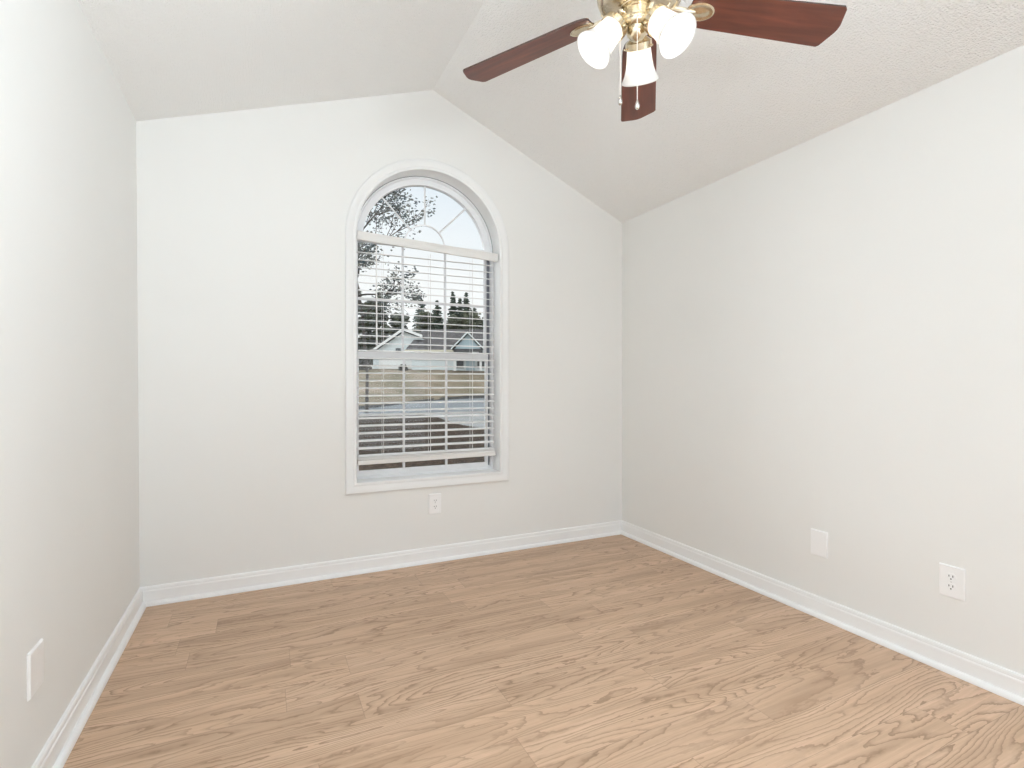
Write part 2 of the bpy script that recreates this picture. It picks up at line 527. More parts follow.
def sash(name, x0, x1, z0, z1, st, top, bot, y0, y1, midz):
    bm = bmesh.new()
    box(bm, x0, x0 + st, y0, y1, z0, z1); box(bm, x1 - st, x1, y0, y1, z0, z1)
    box(bm, x0 + st, x1 - st, y0, y1, z0, z0 + bot); box(bm, x0 + st, x1 - st, y0, y1, z1 - top, z1)
    s = wpart(name, bm, M_VINYL)
    gx0, gx1, gz0, gz1 = x0 + st, x1 - st, z0 + bot, z1 - top
    yc = (y0 + y1) / 2
    bm = bmesh.new(); box(bm, gx0, gx1, yc + 0.004, yc + 0.007, gz0, gz1)
    sub('glass_pane', bm, M_GLASS, s)
    bm = bmesh.new()
    for x in (0.8235, 1.112): box(bm, x - 0.0075, x + 0.0075, yc - 0.006, yc + 0.002, gz0, gz1)
    box(bm, gx0, gx1, yc - 0.0055, yc + 0.0015, midz - 0.0075, midz + 0.0075)
    sub('grille', bm, M_VINYL, s)
    return s
sash('upper_sash', 0.521, 1.413, 1.295, 2.043, 0.016, 0.008, 0.035, D + 0.146, D + 0.168, 1.676)
lo = sash('lower_sash', 0.521, 1.413, 0.557, 1.342, 0.017, 0.045, 0.034, D + 0.120, D + 0.142, 0.940)
for x in (0.62, 1.31):
    bm = bmesh.new()
    box(bm, x - 0.035, x + 0.035, D + 0.121, D + 0.139, 1.342, 1.349)
    tube(bm, [(x, D + 0.130, 1.349), (x, D + 0.130, 1.358)], 0.011, 14)
    box(bm, x - 0.006, x + 0.034, D + 0.118, D + 0.129, 1.351, 1.358)
    sub('sash_lock', bm, M_LATCH, lo)
bm = bmesh.new()
box(bm, 1.4135, 1.430, D + 0.135, D + 0.169, 0.57, 2.04)
wpart('sash_track', bm, M_DARK)

# ================================================================== BLIND
blind = tag(empty('window_blind', (WX, D + 0.045, 1.99)), 'white slatted blind lowered in the arched window with slats open', 'blind')
BX0, BX1 = 0.515, 1.436
def bpart(name, bm, m, smooth=None):
    bmesh.ops.translate(bm, verts=bm.verts[:], vec=(-WX, -(D + 0.045), -1.99))
    return link(name, bm, m, blind, smooth)
bm = bmesh.new()
Mv = Matrix.Translation((0.9745, D + 0.014, 2.015)) @ Matrix.Rotation(math.radians(2.75), 4, 'Y')
vp = [(-0.006, -0.027), (-0.009, -0.024), (-0.009, -0.012), (-0.0075, -0.009), (-0.0075, 0.009), (-0.009, 0.012), (-0.009, 0.024), (-0.006, 0.027), (0.005, 0.027), (0.005, -0.027)]
prism(bm, vp, lambda p: Mv @ V((-0.4635, p[0], p[1])), lambda p: Mv @ V((0.4635, p[0], p[1])))
bpart('valance', bm, M_VALANCE)
bm = bmesh.new(); box(bm, -0.459, 0.459, 0.006, 0.048, -0.012, 0.024, Mv)
bpart('headrail', bm, M_BLIND)
NS = 28
ZS0, PITCH = 1.945, 0.0462
CT, SN = math.cos(math.radians(8)), math.sin(math.radians(8))     # room edge a little lower
def slat_bm(z):
    bm = bmesh.new()
    pr = []
    for k in range(7):
        t = -1 + 2 * k / 6
        pr.append((t * 0.0245, 0.0028 * (1 - t * t)))
    pr2 = [(a, b - 0.0026) for a, b in pr[::-1]]
    poly = pr + pr2
    tl = lambda p: (p[0] * CT - p[1] * SN, p[0] * SN + p[1] * CT)
    prism(bm, poly, lambda p: V((BX0 + 0.003, D + 0.050 + tl(p)[0], z + tl(p)[1])), lambda p: V((BX1 - 0.014, D + 0.050 + tl(p)[0], z + tl(p)[1])))
    return bm
first = None
for k in range(NS):
    z = ZS0 - PITCH * k
    if z < 0.69: break
    if first is None:
        first = bpart('slat', slat_bm(z), M_BLIND); z_first = z
    else:
        c = first.copy(); COL.objects.link(c); c.parent = blind; c.location = (0, 0, z - z_first)
bm = bmesh.new()
Mb = Matrix.Translation((0.976, D + 0.050, 0.659)) @ Matrix.Rotation(math.radians(-0.3), 4, 'Y')
rp_ = [(-0.024, -0.013), (-0.026, -0.011), (-0.026, 0.012), (-0.022, 0.0155), (0.022, 0.0155), (0.026, 0.012), (0.026, -0.011), (0.024, -0.013)]
prism(bm, rp_, lambda p: Mb @ V((-0.458, p[0], p[1])), lambda p: Mb @ V((0.452, p[0], p[1])))
bpart('bottom_rail', bm, M_VALANCE)
for i in range(3):                                     # spare slats resting on the bottom rail
    c = first.copy(); COL.objects.link(c); c.parent = blind; c.location = (0, 0, 0.6810 + i * 0.0042 - z_first)
for x in (0.672, 0.972, 1.262):
    bm = bmesh.new()
    for y in (D + 0.0245, D + 0.0755):
        tube(bm, [(x, y, 0.66), (x, y, 1.975)], 0.0010, 6)
    tube(bm, [(x + 0.006, D + 0.05, 0.66), (x + 0.006, D + 0.05, 1.975)], 0.0008, 6)
    bpart('ladder_cord', bm, M_BLIND)
bm = bmesh.new()
tube(bm, [(0.627, D + 0.017, 1.985), (0.627, D + 0.016, 1.96), (0.629, D + 0.016, 1.39)], [0.003, 0.0042, 0.0048], 8)
tube(bm, [(0.629, D + 0.016, 1.40), (0.629, D + 0.016, 1.375)], [0.006, 0.0065], 10)
bpart('tilt_wand', bm, M_BLIND)

# ================================================================== WALL PLATES
def plate_frame(pos, normal):
    """local x across, y out of the wall, z up"""
    n = V(normal); u = V((0, 0, 1)).cross(n) * -1
    M = Matrix(((u.x, n.x, 0, pos[0]), (u.y, n.y, 0, pos[1]), (u.z, n.z, 1, pos[2]), (0, 0, 0, 1)))
    return M
def make_plate(bm, w, h):
    for a, b in (((w / 2, h / 2, 0.0), None),):
        pass
    lay = [(w / 2, h / 2, 0.0), (w / 2, h / 2, 0.0035), (w / 2 - 0.0035, h / 2 - 0.0035, 0.0075)]
    rings = []
    for hw, hh, y in lay:
        rings.append([bm.verts.new((sx * hw, y, sz * hh)) for sx, sz in ((-1, -1), (1, -1), (1, 1), (-1, 1))])
    rings_quads(bm, rings)
    bm.faces.new(rings[0]); bm.faces.new(rings[-1])
def disc_y(bm, cx, cz, r, y0, y1, n=20, cut=None):
    pts = []
    for k in range(n):
        a = 2 * PI * k / n
        z = r * math.sin(a)
        if cut: z = max(-cut, min(cut, z))
        pts.append((cx + r * math.cos(a), cz + z))
    prism(bm, pts, lambda p: V((p[0], y0, p[1])), lambda p: V((p[0], y1, p[1])))
def outlet(pos, normal, w, h, label):
    M = plate_frame(pos, normal)
    t = tag(empty('power_outlet', (0, 0, 0)), label, 'outlet')
    t.matrix_world = M
    bm = bmesh.new(); make_plate(bm, w, h); link('wall_plate', bm, M_PLATE, t)
    for dz in (0.0195, -0.0195):
        bm = bmesh.new(); disc_y(bm, 0, dz, 0.0172, 0.006, 0.0098, 24, 0.0142)
        r = link('receptacle', bm, M_PLATE, t)
        for dx, hz in ((-0.0065, 0.0042), (0.0065, 0.0036)):
            bm = bmesh.new(); box(bm, dx - 0.0014, dx + 0.0014, 0.0085, 0.0101, dz + 0.004 - hz, dz + 0.004 + hz)
            link('slot', bm, M_SLOT, r)
        bm = bmesh.new(); disc_y(bm, 0, dz - 0.0075, 0.0027, 0.0085, 0.0101, 12)
        link('slot', bm, M_SLOT, r)
    bm = bmesh.new(); disc_y(bm, 0, 0, 0.003, 0.006, 0.0088, 12); link('screw', bm, M_SCREW, t)
    return t
def blank(pos, normal, w, h, label, group=None):
    t = tag(empty('blank_plate', (0, 0, 0)), label, 'wall plate', group)
    t.matrix_world = plate_frame(pos, normal)
    bm = bmesh.new(); make_plate(bm, w, h); link('wall_plate', bm, M_PLATE, t)
    for dz in (h * 0.33, -h * 0.33):
        bm = bmesh.new(); disc_y(bm, 0, dz, 0.003, 0.006, 0.0082, 12); link('screw', bm, M_PLATE, t)
outlet((0.9925, D, 0.369), (0, -1, 0), 0.082, 0.129, 'white duplex power outlet on the back wall below the arched window')
outlet((XR, 1.127, 0.357), (-1, 0, 0), 0.086, 0.126, 'white duplex power outlet with dark slots on the right wall')
blank((XR, 1.677, 0.357), (-1, 0, 0), 0.086, 0.126, 'blank white cover plate on the right wall left of the outlet')
blank((XL + LEAN * 0.858, 1.882, 0.352), (1, 0, 0), 0.100, 0.126, 'blank white cover plate low on the left wall')

# ================================================================== CEILING FAN
FX, FY = 1.001, 1.232
fan = tag(empty('ceiling_fan', (FX, FY, 2.20)), 'brass ceiling fan with five cherry blades and three lit bell shades', 'ceiling fan')
PH = 0.9013
def fpart(name, bm, m, parent=fan, smooth=None, org=None):
    bmesh.ops.translate(bm, verts=bm.verts[:], vec=-(org or V((FX, FY, 2.20))))
    return link(name, bm, m, parent, smooth)
T0 = Matrix.Translation((FX, FY, 0))
KX, KY = FX - 0.010 * math.cos(YAW), FY + 0.010 * math.sin(YAW)     # the light kit hangs a touch out of true
T1 = Matrix.Translation((KX, KY, 0))
ridge_z = ZT - abs(FX - XT) * sr
bm = bmesh.new(); lathe(bm, [(0.012, ridge_z - 0.085), (0.03, ridge_z - 0.08), (0.055, ridge_z - 0.055), (0.066, ridge_z - 0.02), (0.068, ridge_z + 0.012)], T0)
fpart('canopy', bm, M_BRASS, smooth=30)
bm = bmesh.new(); lathe(bm, [(0.0125, 2.44), (0.0125, ridge_z - 0.07)], T0, 16)
fpart('downrod', bm, M_BRASS, smooth=30)
bm = bmesh.new()
lathe(bm, [(0.048, 2.240), (0.078, 2.243), (0.100, 2.250), (0.117, 2.263), (0.125, 2.282), (0.123, 2.30), (0.126, 2.305), (0.126, 2.36), (0.120, 2.375),
           (0.095, 2.395), (0.045, 2.412), (0.025, 2.425), (0.022, 2.45), (0.013, 2.456)], T0, 40)
fpart('motor_housing', bm, M_BRASS, smooth=30)
bm = bmesh.new()
lathe(bm, [(0.012, 2.182), (0.024, 2.184), (0.034, 2.189), (0.039, 2.195), (0.0405, 2.199), (0.0405, 2.205), (0.038, 2.208), (0.0405, 2.211), (0.0405, 2.232), (0.043, 2.234),
           (0.043, 2.238), (0.052, 2.239), (0.054, 2.244)], T1, 36)
fpart('switch_housing', bm, M_BRASS, smooth=30)
bm = bmesh.new()
lathe(bm, [(0.004, 2.150), (0.009, 2.152), (0.019, 2.158), (0.027, 2.169), (0.030, 2.178), (0.030, 2.184)], T1, 28)
fpart('cap', bm, M_BRASS, smooth=30)

# blades: drooping a touch, pitched 12 degrees, pointed tips
RB, WB = 0.600, 0.138
BZ, DROOP, PIT = 2.241, -0.062, -0.2159
def blade_matrix(k):
    a = PH + k * 2 * PI / 5
    d = V((math.cos(a), math.sin(a), DROOP)).normalized()
    n0 = V((-math.sin(a), math.cos(a), 0))
    up = d.cross(n0)
    n = (n0 * math.cos(PIT) + up * math.sin(PIT)).normalized()
    w = d.cross(n)
    o = V((FX, FY, BZ - DROOP * 0.378))
    return Matrix(((d.x, n.x, w.x, o.x - FX), (d.y, n.y, w.y, o.y - FY), (d.z, n.z, w.z, o.z - 2.20), (0, 0, 0, 1)))
def blade_poly():
    h = WB / 2
    p = [(0.150, -h * 0.56), (0.158, -h * 0.68), (0.180, -h * 0.78), (0.21, -h * 0.82), (RB - 0.008, -h), (RB, -h + 0.007)]
    p += [(RB + 0.017, -0.012), (RB + 0.018, 0.004), (RB + 0.016, 0.016)]
    p += [(RB, h - 0.006), (RB - 0.007, h), (0.21, h * 0.82), (0.180, h * 0.78), (0.158, h * 0.68), (0.150, h * 0.56)]
    return p
bm = bmesh.new()
prism(bm, blade_poly(), lambda p: V((p[0], p[1], -0.003)), lambda p: V((p[0], p[1], 0.003)))
for f in bm.faces:
    f.material_index = 1 if len(f.verts) == 4 else 0
blade0 = link('blade', bm, [M_CHERRY, M_BLADE_EDGE], fan)
# blade iron: arm from the motor to an oval medallion under the blade root
bm = bmesh.new()
def oval(rx, ry, z, cx, n=28):
    return [bm.verts.new((cx + rx * math.cos(2 * PI * k / n), ry * math.sin(2 * PI * k / n), z)) for k in range(n)]
cxo = 0.183
rr = [oval(0.042, 0.030, -0.0032, cxo), oval(0.042, 0.030, -0.007, cxo), oval(0.037, 0.025, -0.0095, cxo), oval(0.031, 0.019, -0.0085, cxo), oval(0.024, 0.013, -0.0082, cxo), oval(0.016, 0.006, -0.0115, cxo)]
rings_quads(bm, rr); bm.faces.new(rr[0]); bm.faces.new(rr[-1])
tube(bm, [(0.082, 0, -0.004), (0.110, 0, -0.009), (0.145, 0, -0.008), (0.17, 0, -0.0065)], [0.010, 0.009, 0.008, 0.005], 10)
iron0 = link('blade_iron', bm, M_BRASS, blade0, smooth=35)
blade0.matrix_local = blade_matrix(0)
for k in range(1, 5):
    b = blade0.copy(); COL.objects.link(b); b.parent = fan; b.matrix_local = blade_matrix(k)
    i = iron0.copy(); COL.objects.link(i); i.parent = b

# three lamps on the light kit
def lamp(ang, dz):
    d = V((math.cos(ang), math.sin(ang), 0))
    til = math.radians(40)
    ax = (d * math.sin(til) + V((0, 0, -math.cos(til)))).normalized()      # towards the open rim
    neck = V((KX, KY, 2.188 + dz)) + d * 0.069
    a, u, w = frame_of(ax)
    M = Matrix(((u.x, w.x, a.x, neck.x), (u.y, w.y, a.y, neck.y), (u.z, w.z, a.z, neck.z), (0, 0, 0, 1)))
    bm = bmesh.new()
    lathe(bm, [(0.010, -0.046), (0.014, -0.044), (0.016, -0.030), (0.0215, -0.022), (0.030, -0.012), (0.0395, -0.006), (0.0405, 0.012), (0.0385, 0.013), (0.0385, -0.004), (0.02, -0.008)], M, 28, True, True)
    q = V((KX, KY, 2.226)) + d * 0.036
    tube(bm, [q, q + d * 0.016 + V((0, 0, 0.004)), neck - ax * 0.043], [0.008, 0.0085, 0.009], 10)
    for s in range(3):
        t = 2 * PI * s / 3 + 0.5
        r1 = M @ V((0.040 * math.cos(t), 0.040 * math.sin(t), 0.006)); r2 = M @ V((0.049 * math.cos(t), 0.049 * math.sin(t), 0.006))
        tube(bm, [r1, r2], 0.003, 8)
    arm = fpart('lamp_arm', bm, M_BRASS, smooth=35)
    bm = bmesh.new()
    prof = [(0.0345, 0.000), (0.0355, 0.011), (0.0372, 0.028), (0.0395, 0.047), (0.043, 0.066), (0.0485, 0.083), (0.0545, 0.095), (0.0585, 0.101)]
    inner = [(r - 0.0028, z) for r, z in prof[::-1]]
    lathe(bm, prof + [(0.0582, 0.1035)] + inner, M, 40, False, False)
    fpart('lamp_shade', bm, M_SHADE, arm, True)
    bm = bmesh.new()
    lathe(bm, [(0.010, 0.002), (0.013, 0.014), (0.020, 0.030), (0.0255, 0.046), (0.0255, 0.058), (0.021, 0.070), (0.012, 0.078), (0.004, 0.0805)], M, 20)
    fpart('bulb', bm, M_BULB, arm, True)
for a, dz in ((72, -0.002), (191, -0.003), (311, -0.011)): lamp(math.radians(a) - YAW, dz)

# pull chains
def chain(x, y, z0, z1):
    bm = bmesh.new()
    tube(bm, [(x, y, z0), (x, y, z1)], 0.0008, 6)
    n = int((z0 - z1) / 0.0042)
    for i in range(n):
        z = z0 - (i + 0.5) * 0.0042
        M = Matrix.Translation((x, y, z))
        lathe(bm, [(0.0007, -0.0016), (0.0016, -0.0008), (0.0016, 0.0008), (0.0007, 0.0016)], M, 6)
    c = fpart('pull_chain', bm, M_CHAIN, smooth=True)
    bm = bmesh.new()
    M = Matrix.Translation((x, y, z1))
    lathe(bm, [(0.0015, 0.002), (0.003, -0.002), (0.0055, -0.009), (0.007, -0.016), (0.0062, -0.022), (0.003, -0.026)], M, 16)
    fpart('fob', bm, M_FOB, c, True)
fv, rv = V((math.sin(YAW), math.cos(YAW), 0)), V((math.cos(YAW), -math.sin(YAW), 0))
p1 = V((FX, FY, 0)) + rv * -0.0605 - fv * 0.010
p2 = V((FX, FY, 0)) + rv * -0.0185 - fv * 0.043
chain(p1.x, p1.y, 2.203, 1.985)
chain(p2.x, p2.y, 2.203, 1.955)

# ================================================================== OUTSIDE
# street frame: s runs along the street, t across it, away from the house
def st(s, t, z): return V((rv.x * s + fv.x * t, rv.y * s + fv.y * t, z))
GZ = -0.45
EDGE = [(-40, 29), (-12, 30), (-9.2, 31.2), (-8.2, 33.5), (-7.4, 38), (-6.2, 43.5), (-4, 47), (-1, 49.5), (12, 51), (40, 52)]
def lerp_tab(tab, s):
    if s <= tab[0][0]: return tab[0][1]
    for (a, b), (c, d) in zip(tab, tab[1:]):
        if s <= c: return b + (d - b) * (s - a) / (c - a)
    return tab[-1][1]
def ground_z(s, t):
    e = lerp_tab(EDGE, s)
    if t < 26: return GZ
    if t <= e: return GZ + 0.0075 * (t - 26)
    z0 = GZ + 0.0075 * (e - 26)
    return z0 + (2.72 - z0) * min(1.0, (t - e) / (62.0 - e))
def strip(name, t0, t1, dz, m, n=14, s0=-40, s1=30, ns=140, label=None):
    bm = bmesh.new()
    rows = []
    for i in range(ns + 1):
        s = s0 + (s1 - s0) * i / ns
        a, b = t0(s), t1(s)
        rows.append([bm.verts.new(st(s, a + (b - a) * k / n, ground_z(s, a + (b - a) * k / n) + dz)) for k in range(n + 1)])
    rings_quads(bm, rows, closed=False)
    return struct(link(name, bm, m), label)
M_LAWN = noisy('winter_lawn', (0.10, 0.086, 0.052), (0.205, 0.165, 0.125), 0.35, 0.9, 0, detail=9, spec=0.05)
M_MULCH = noisy('leaf_litter', (0.010, 0.007, 0.005), (0.085, 0.058, 0.040), 9.0, 0.95, 0, detail=8, lo=0.42, hi=0.72, spec=0.05)
M_ROAD = noisy('asphalt', (0.125, 0.135, 0.143), (0.145, 0.155, 0.163), 1.2, 0.8, spec=0.05)
M_CONC = noisy('concrete', (0.18, 0.182, 0.178), (0.21, 0.212, 0.208), 1.0, 0.8, spec=0.05)
M_CURB = noisy('dark_gutter', (0.022, 0.022, 0.022), (0.05, 0.05, 0.047), 1.0, 0.9, spec=0.05)
strip('lawn', lambda s: lerp_tab(EDGE, s), lambda s: 110, 0.0, M_LAWN, 30, label='tan and green winter lawn sloping up to the house')
strip('street', lambda s: 26.6, lambda s: lerp_tab(EDGE, s), 0.0, M_ROAD, 10, label='blue grey street beyond the driveway')
strip('gutter', lambda s: lerp_tab(EDGE, s) - 1.5, lambda s: lerp_tab(EDGE, s) + 0.8, 0.02, M_CURB, 3, s0=-14, s1=-2.2)
strip('sidewalk', lambda s: 25.4, lambda s: 26.6, 0.01, M_CONC, 2)
BED = [(-40, 25.4), (-4.2, 25.4), (-3.5, 24.2), (-2.75, 21.8), (-1.9, 19.6), (-1.0, 18.2), (-0.4, 17.6), (6, 17.3), (30, 17.2)]
strip('driveway', lambda s: lerp_tab(BED, s), lambda s: 25.4, 0.0, M_CONC, 8, s0=-4.2, label='pale concrete driveway curving beyond the planting bed')
def bed_front(s):
    # outside face of the house wall lies at y = D + WALL_T
    return (D + WALL_T + 0.05 - rv.y * s) / fv.y
strip('planting_bed', bed_front, lambda s: lerp_tab(BED, s), 0.0, M_MULCH, 30, s0=-14, s1=10, label='dark leaf littered planting bed outside the window')

# house across the street: gabled wing, hipped main roof, small porch gable
M_SIDE = noisy('pale_siding', (0.74, 0.80, 0.80), (0.78, 0.83, 0.83), 0.8, 0.7)
M_BLUE = noisy('blue_siding', (0.44, 0.56, 0.62), (0.48, 0.60, 0.65), 0.8, 0.7)
M_ROOF = noisy('grey_shingles', (0.055, 0.052, 0.052), (0.095, 0.088, 0.088), 1.6, 0.9, detail=7, spec=0.05)
M_FASCIA = noisy('house_white_trim', (0.86, 0.86, 0.84), (0.88, 0.88, 0.86), 2.0, 0.5)
M_CREAM = noisy('cream_fascia', (0.70, 0.65, 0.52), (0.74, 0.69, 0.56), 2.0, 0.6)
M_HDARK = noisy('dark_opening', (0.05, 0.055, 0.06), (0.09, 0.095, 0.10), 2.0, 0.3)
house = tag(empty('house', st(-9, 62, 2.6)), 'white gabled house with grey roof across the street seen through the blind', 'house')
HO = house.location.copy()
def hpart(name, bm, m, parent=None):
    bmesh.ops.translate(bm, verts=bm.verts[:], vec=-HO)
    return link(name, bm, m, parent or house)
def sbox(bm, s0, s1, t0, t1, z0, z1):
    vs = [bm.verts.new(st(s, t, z)) for s, t, z in
          [(s0, t0, z0), (s1, t0, z0), (s1, t1, z0), (s0, t1, z0), (s0, t0, z1), (s1, t0, z1), (s1, t1, z1), (s0, t1, z1)]]
    for f in ((0, 3, 2, 1), (4, 5, 6, 7), (0, 1, 5, 4), (1, 2, 6, 5), (2, 3, 7, 6), (3, 0, 4, 7)):
        bm.faces.new([vs[i] for i in f])
def spoly(bm, poly, t0, t1):
    prism(bm, poly, lambda p: st(p[0], t0, p[1]), lambda p: st(p[0], t1, p[1]))
# gabled wing
bm = bmesh.new(); spoly(bm, [(-16.6, 2.4), (-9.6, 2.4), (-10.4, 6.05), (-10.4, 6.2), (-12.9, 7.15), (-16.6, 4.65)], 62.6, 75)
hpart('wall', bm, M_SIDE)
bm = bmesh.new()
spoly(bm, [(-17.5, 4.02), (-12.9, 7.30), (-12.9, 7.55), (-17.6, 4.22)], 62.2, 75)
spoly(bm, [(-12.9, 7.30), (-10.7, 6.46), (-10.65, 6.70), (-12.9, 7.55)], 62.2, 75)
hpart('roof', bm, M_ROOF)
for a, b in (((-17.6, 4.00), (-12.9, 7.26)), ((-12.9, 7.26), (-10.65, 6.42))):
    bm = bmesh.new(); spoly(bm, [a, b, (b[0], b[1] + 0.34), (a[0], a[1] + 0.30)], 62.05, 62.25)
    hpart('rake_board', bm, M_FASCIA)
# main body with hipped roof in front of the wing's right side
bm = bmesh.new(); sbox(bm, -11.6, 8, 60.6, 70, 2.4, 4.9); hpart('wall', bm, M_SIDE)
bm = bmesh.new()
pts = [(-12.3, 60.0, 4.78), (9, 60.0, 4.78), (9, 71, 4.78), (-12.3, 71, 4.78), (-11.1, 65.5, 7.75), (9, 65.5, 7.75)]
vs = [bm.verts.new(st(*p)) for p in pts]
for f in ((0, 1, 5, 4), (2, 3, 4, 5), (3, 0, 4), (1, 2, 5), (0, 3, 2, 1)): bm.faces.new([vs[i] for i in f])
hpart('roof', bm, M_ROOF)
bm = bmesh.new(); sbox(bm, -12.3, 9, 59.9, 60.0, 4.62, 4.84); hpart('fascia', bm, M_CREAM)
for s in (-13.6, ):
    bm = bmesh.new(); sbox(bm, s - 0.3, s + 0.3, 62.55, 62.62, 4.6, 5.2); hpart('window', bm, M_HDARK)
bm = bmesh.new(); sbox(bm, -15.9, -11.9, 62.5, 62.62, 2.55, 4.5); hpart('garage_door', bm, M_FASCIA)
# porch
bm = bmesh.new(); spoly(bm, [(-6.4, 4.85), (-3.45, 4.85), (-4.92, 6.45)], 58.2, 64); hpart('porch_gable', bm, M_BLUE)
bm = bmesh.new()
spoly(bm, [(-6.6, 4.72), (-4.92, 6.55), (-4.92, 6.72), (-6.75, 4.76)], 57.9, 64.5)
spoly(bm, [(-3.25, 4.72), (-4.92, 6.55), (-4.92, 6.72), (-3.1, 4.76)], 57.9, 64.5)
hpart('porch_roof', bm, M_ROOF)
for a, b in (((-6.75, 4.72), (-4.92, 6.55)), ((-3.1, 4.72), (-4.92, 6.55))):
    bm = bmesh.new(); spoly(bm, [a, b, (b[0], b[1] + 0.2), (a[0], a[1] + 0.16)], 57.8, 57.95); hpart('rake_board', bm, M_SIDE)
bm = bmesh.new(); sbox(bm, -6.5, -3.3, 58.3, 60.4, 4.4, 4.84); hpart('porch_beam', bm, M_HDARK)
for s in (-6.4, -3.5):
    bm = bmesh.new(); sbox(bm, s - 0.12, s + 0.12, 58.4, 58.65, 2.4, 4.35); hpart('porch_post', bm, M_FASCIA)
bm = bmesh.new(); sbox(bm, -5.3, -4.3, 60.5, 60.62, 2.5, 4.5); hpart('front_door', bm, M_BLUE)
for s in (-6.0, -3.6):
    bm = bmesh.new(); sbox(bm, s - 0.4, s + 0.4, 60.5, 60.62, 2.75, 3.6); hpart('window', bm, M_HDARK)

# trees
def leaf_quad(bm, p, sz, rnd):
    a = V((rnd.gauss(0, 1), rnd.gauss(0, 1), rnd.gauss(0, 1))).normalized()
    _, u, w = frame_of(a)
    l, h = sz * rnd.uniform(0.7, 1.3), sz * rnd.uniform(0.4, 0.7)
    vs = [bm.verts.new(p + u * x * l + w * y * h) for x, y in ((-1, 0), (-0.2, -1), (1, 0), (-0.2, 1))]
    bm.faces.new(vs)
def leaf_mat(name, c1, c2, sc=0.6):
    m = noisy(name, c1, c2, sc, 0.7, detail=5)
    return m
M_EVG = leaf_mat('evergreen_needles', (0.022, 0.045, 0.030), (0.085, 0.125, 0.085))
M_DENSE = leaf_mat('dense_leaves', (0.030, 0.040, 0.022), (0.105, 0.115, 0.065))
M_OAK = leaf_mat('oak_leaves', (0.035, 0.075, 0.095), (0.20, 0.20, 0.16), 1.6)
M_BARK = noisy('bark', (0.035, 0.028, 0.022), (0.09, 0.07, 0.055), 2.0, 0.9)
M_SHRUB = leaf_mat('shrub_leaves', (0.025, 0.025, 0.014), (0.09, 0.07, 0.04))

def conifer(s, t, h, w, seed, label):
    rnd = random.Random(seed)
    z0 = ground_z(s, t) - 0.05
    tree = tag(empty('conifer', st(s, t, z0)), label, 'tree', 'conifers behind the house')
    o = tree.location.copy()
    bm = bmesh.new(); tube(bm, [(0, 0, 0), (0, 0, h * 0.97)], [0.22, 0.03], 8); link('trunk', bm, M_BARK, tree)
    bm = bmesh.new()
    z = h * 0.10
    while z < h:
        f = 1 - z / h
        rad = w * (f ** 0.66) * rnd.uniform(0.75, 1.15) + 0.08
        nb = 8 if f > 0.2 else 5
        for k in range(nb):
            a = rnd.uniform(0, 2 * PI)
            L = rad * rnd.uniform(0.7, 1.1)
            m_ = max(4, int(L * 11))
            for i in range(m_):
                q = (i + 0.6) / m_
                p = V((math.cos(a) * L * q, math.sin(a) * L * q, z - 0.25 * L * q + rnd.uniform(-0.1, 0.1)))
                leaf_quad(bm, p, 0.16 + 0.20 * (1 - q) + 0.05, rnd)
        z += 0.32 * rnd.uniform(0.8, 1.2)
    link('foliage', bm, M_EVG, tree)
    return tree

def dense_tree(s, t, h, w, seed, label, m=None, name='evergreen_tree', group='trees beyond the street', n=4200, low=0.1):
    rnd = random.Random(seed)
    z0 = ground_z(s, t) - 0.05
    tree = tag(empty(name, st(s, t, z0)), label, 'tree', group)
    bm = bmesh.new(); tube(bm, [(0, 0, 0), (0.1, 0.05, h * 0.5), (0.0, 0.1, h * 0.85)], [0.28, 0.2, 0.05], 8); link('trunk', bm, M_BARK, tree)
    bm = bmesh.new()
    blobs = []
    for i in range(22):
        f = rnd.uniform(low, 1.0)
        r = w * math.sqrt(max(0.06, 1 - ((f - 0.38) / 0.66) ** 2)) * rnd.uniform(0.35, 0.8)
        a = rnd.uniform(0, 2 * PI)
        blobs.append((V((r * math.cos(a), r * math.sin(a), h * (0.06 + 0.88 * f))), w * rnd.uniform(0.28, 0.48)))
    for i in range(n):
        c, r = rnd.choice(blobs)
        d = V((rnd.gauss(0, 1), rnd.gauss(0, 1), rnd.gauss(0, 1))).normalized() * r * (rnd.random() ** 0.4)
        leaf_quad(bm, c + d, 0.34, rnd)
    link('foliage', bm, m or M_DENSE, tree)
    return tree

# s for an image column is about -t * k; conifers stand well behind the house
for i, (s, t, h, w, lab) in enumerate([
        (-15.9, 92, 13.0, 3.6, 'conifer behind the grey roof, leftmost of the row'),
        (-13.3, 93, 13.0, 3.3, 'conifer behind the grey roof, second from the left'),
        (-10.6, 94, 14.6, 2.9, 'tall thin conifer left of the pair above the porch gable'),
        (-9.4, 95, 13.6, 2.3, 'conifer between the two tall spires above the porch'),
        (-8.2, 94, 14.4, 2.9, 'tall thin conifer right above the porch gable'),
        (-6.6, 92, 11.4, 3.0, 'shorter conifer at the right end of the row')]):
    conifer(s, t, h - 0.0, w, 30 + i, lab)
for i, (s, t, h, w, lab) in enumerate([
        (-25.6, 84, 13.6, 3.4, 'tall dark tree at the left edge of the window view'),
        (-21.4, 84, 12.4, 3.1, 'rounded dark tree left of the white gable'),
        (-18.2, 86, 9.8, 2.4, 'low dark tree just left of the gable peak'),
        (-14.2, 88, 9.8, 3.0, 'bushy tree behind the gable peak'),
        (-10.6, 88, 9.8, 3.0, 'bushy tree below the tallest conifer'),
        (-7.0, 87, 9.6, 3.0, 'bushy tree behind the porch gable'),
        (-3.4, 88, 9.8, 3.0, 'bushy tree at the right edge of the window view')]):
    dense_tree(s, t, h, w, 60 + i, lab)
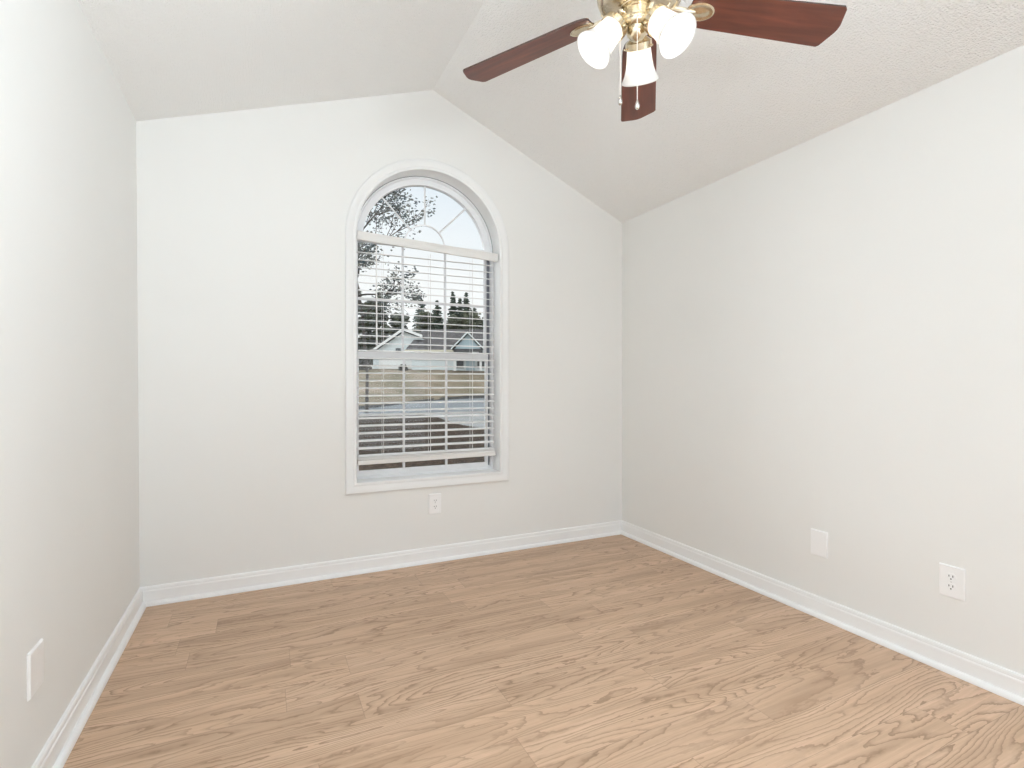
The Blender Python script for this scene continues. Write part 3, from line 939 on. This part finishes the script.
def shrub(s, t, h, w, seed, label):
    rnd = random.Random(seed)
    tree = tag(empty('shrub', st(s, t, ground_z(s, t))), label, 'shrub')
    bm = bmesh.new()
    for i in range(900):
        d = V((rnd.gauss(0, 1), rnd.gauss(0, 1), abs(rnd.gauss(0, 1)))).normalized() * (rnd.random() ** 0.4)
        leaf_quad(bm, V((d.x * w, d.y * w * 0.7, d.z * h)), 0.14, rnd)
    link('foliage', bm, M_SHRUB, tree)
    bm = bmesh.new()
    for k in range(5):
        tube(bm, [(0, 0, -0.05), (w * 0.5 * math.cos(k * 1.3), w * 0.4 * math.sin(k * 1.3), h * 0.7)], [0.05, 0.02], 6)
    link('stem', bm, M_BARK, tree)
shrub(-17.3, 60.5, 2.3, 1.2, 5, 'dark shrub left of the white gabled house')
shrub(-12.3, 59.2, 0.75, 0.5, 6, 'small dark shrub in front of the white house')

# young oak in the yard: bare limbs and sparse leaves at the left of the window
def yard_tree():
    rnd = random.Random(11)
    s0, t0 = -7.55, 27.2
    tree = tag(empty('oak_tree', st(s0, t0, ground_z(s0, t0))), 'thin tree with sparse leaves at the left of the window', 'tree')
    o = tree.location
    def P(ds, dt, z): return rv * ds + fv * dt + V((0, 0, z))
    bm = bmesh.new()
    tube(bm, [P(0, 0, -0.1), P(0.03, 0, 2.0), P(-0.25, 0.1, 5), P(-0.85, 0, 9), P(-1.2, 0, 13)], [0.10, 0.075, 0.07, 0.06, 0.02], 8)
    link('trunk', bm, M_BARK, tree)
    tips = []
    def branch(p, d, L, r, depth):
        bm = bb
        pts = [p]; dd = d.normalized()
        n = 5
        for i in range(n):
            dd = (dd + V((rnd.gauss(0, .16), rnd.gauss(0, .16), rnd.gauss(0, .13) + 0.03))).normalized()
            pts.append(pts[-1] + dd * L / n)
        tube(bm, pts, [r * (1 - 0.75 * i / n) for i in range(n + 1)], 6)
        if depth == 0:
            for q in pts[2:]: tips.append(q)
        else:
            for q in pts[2:]:
                for _ in range(2):
                    nd = (dd + V((rnd.gauss(0, .6), rnd.gauss(0, .6), rnd.gauss(0, .5)))).normalized()
                    branch(q, nd, L * rnd.uniform(0.35, 0.5), r * 0.45, depth - 1)
            tips.append(pts[-1])
    bb = bmesh.new()
    for z, ds, dt, up, L in ((5.0, 1.0, -0.3, 0.35, 2.4), (5.6, -1, 0.2, 0.3, 2.6), (6.1, 0.9, 0.5, 0.3, 2.4), (6.9, 0.6, -0.8, 0.4, 2.6), (7.4, -0.9, -0.4, 0.35, 2.6),
                             (8.0, 1.0, 0.0, 0.65, 3.3), (8.8, 0.9, -0.2, 0.8, 3.2), (9.4, -0.8, 0.4, 0.6, 2.5), (10.2, 0.8, 0.2, 0.5, 2.6), (11.0, 0.4, -0.5, 0.9, 2.4)):
        branch(P(-0.25 - 0.15 * (z - 5), 0, z), rv * ds + fv * dt + V((0, 0, up)), L, 0.055, 2)
    link('limb', bb, M_BARK, tree)
    bm = bmesh.new()
    for q in tips:
        if rnd.random() < 0.42: continue
        for _ in range(rnd.randint(1, 4)):
            leaf_quad(bm, q + V((rnd.gauss(0, .16), rnd.gauss(0, .16), rnd.gauss(0, .16))), 0.085, rnd)
    link('foliage', bm, M_OAK, tree)
yard_tree()
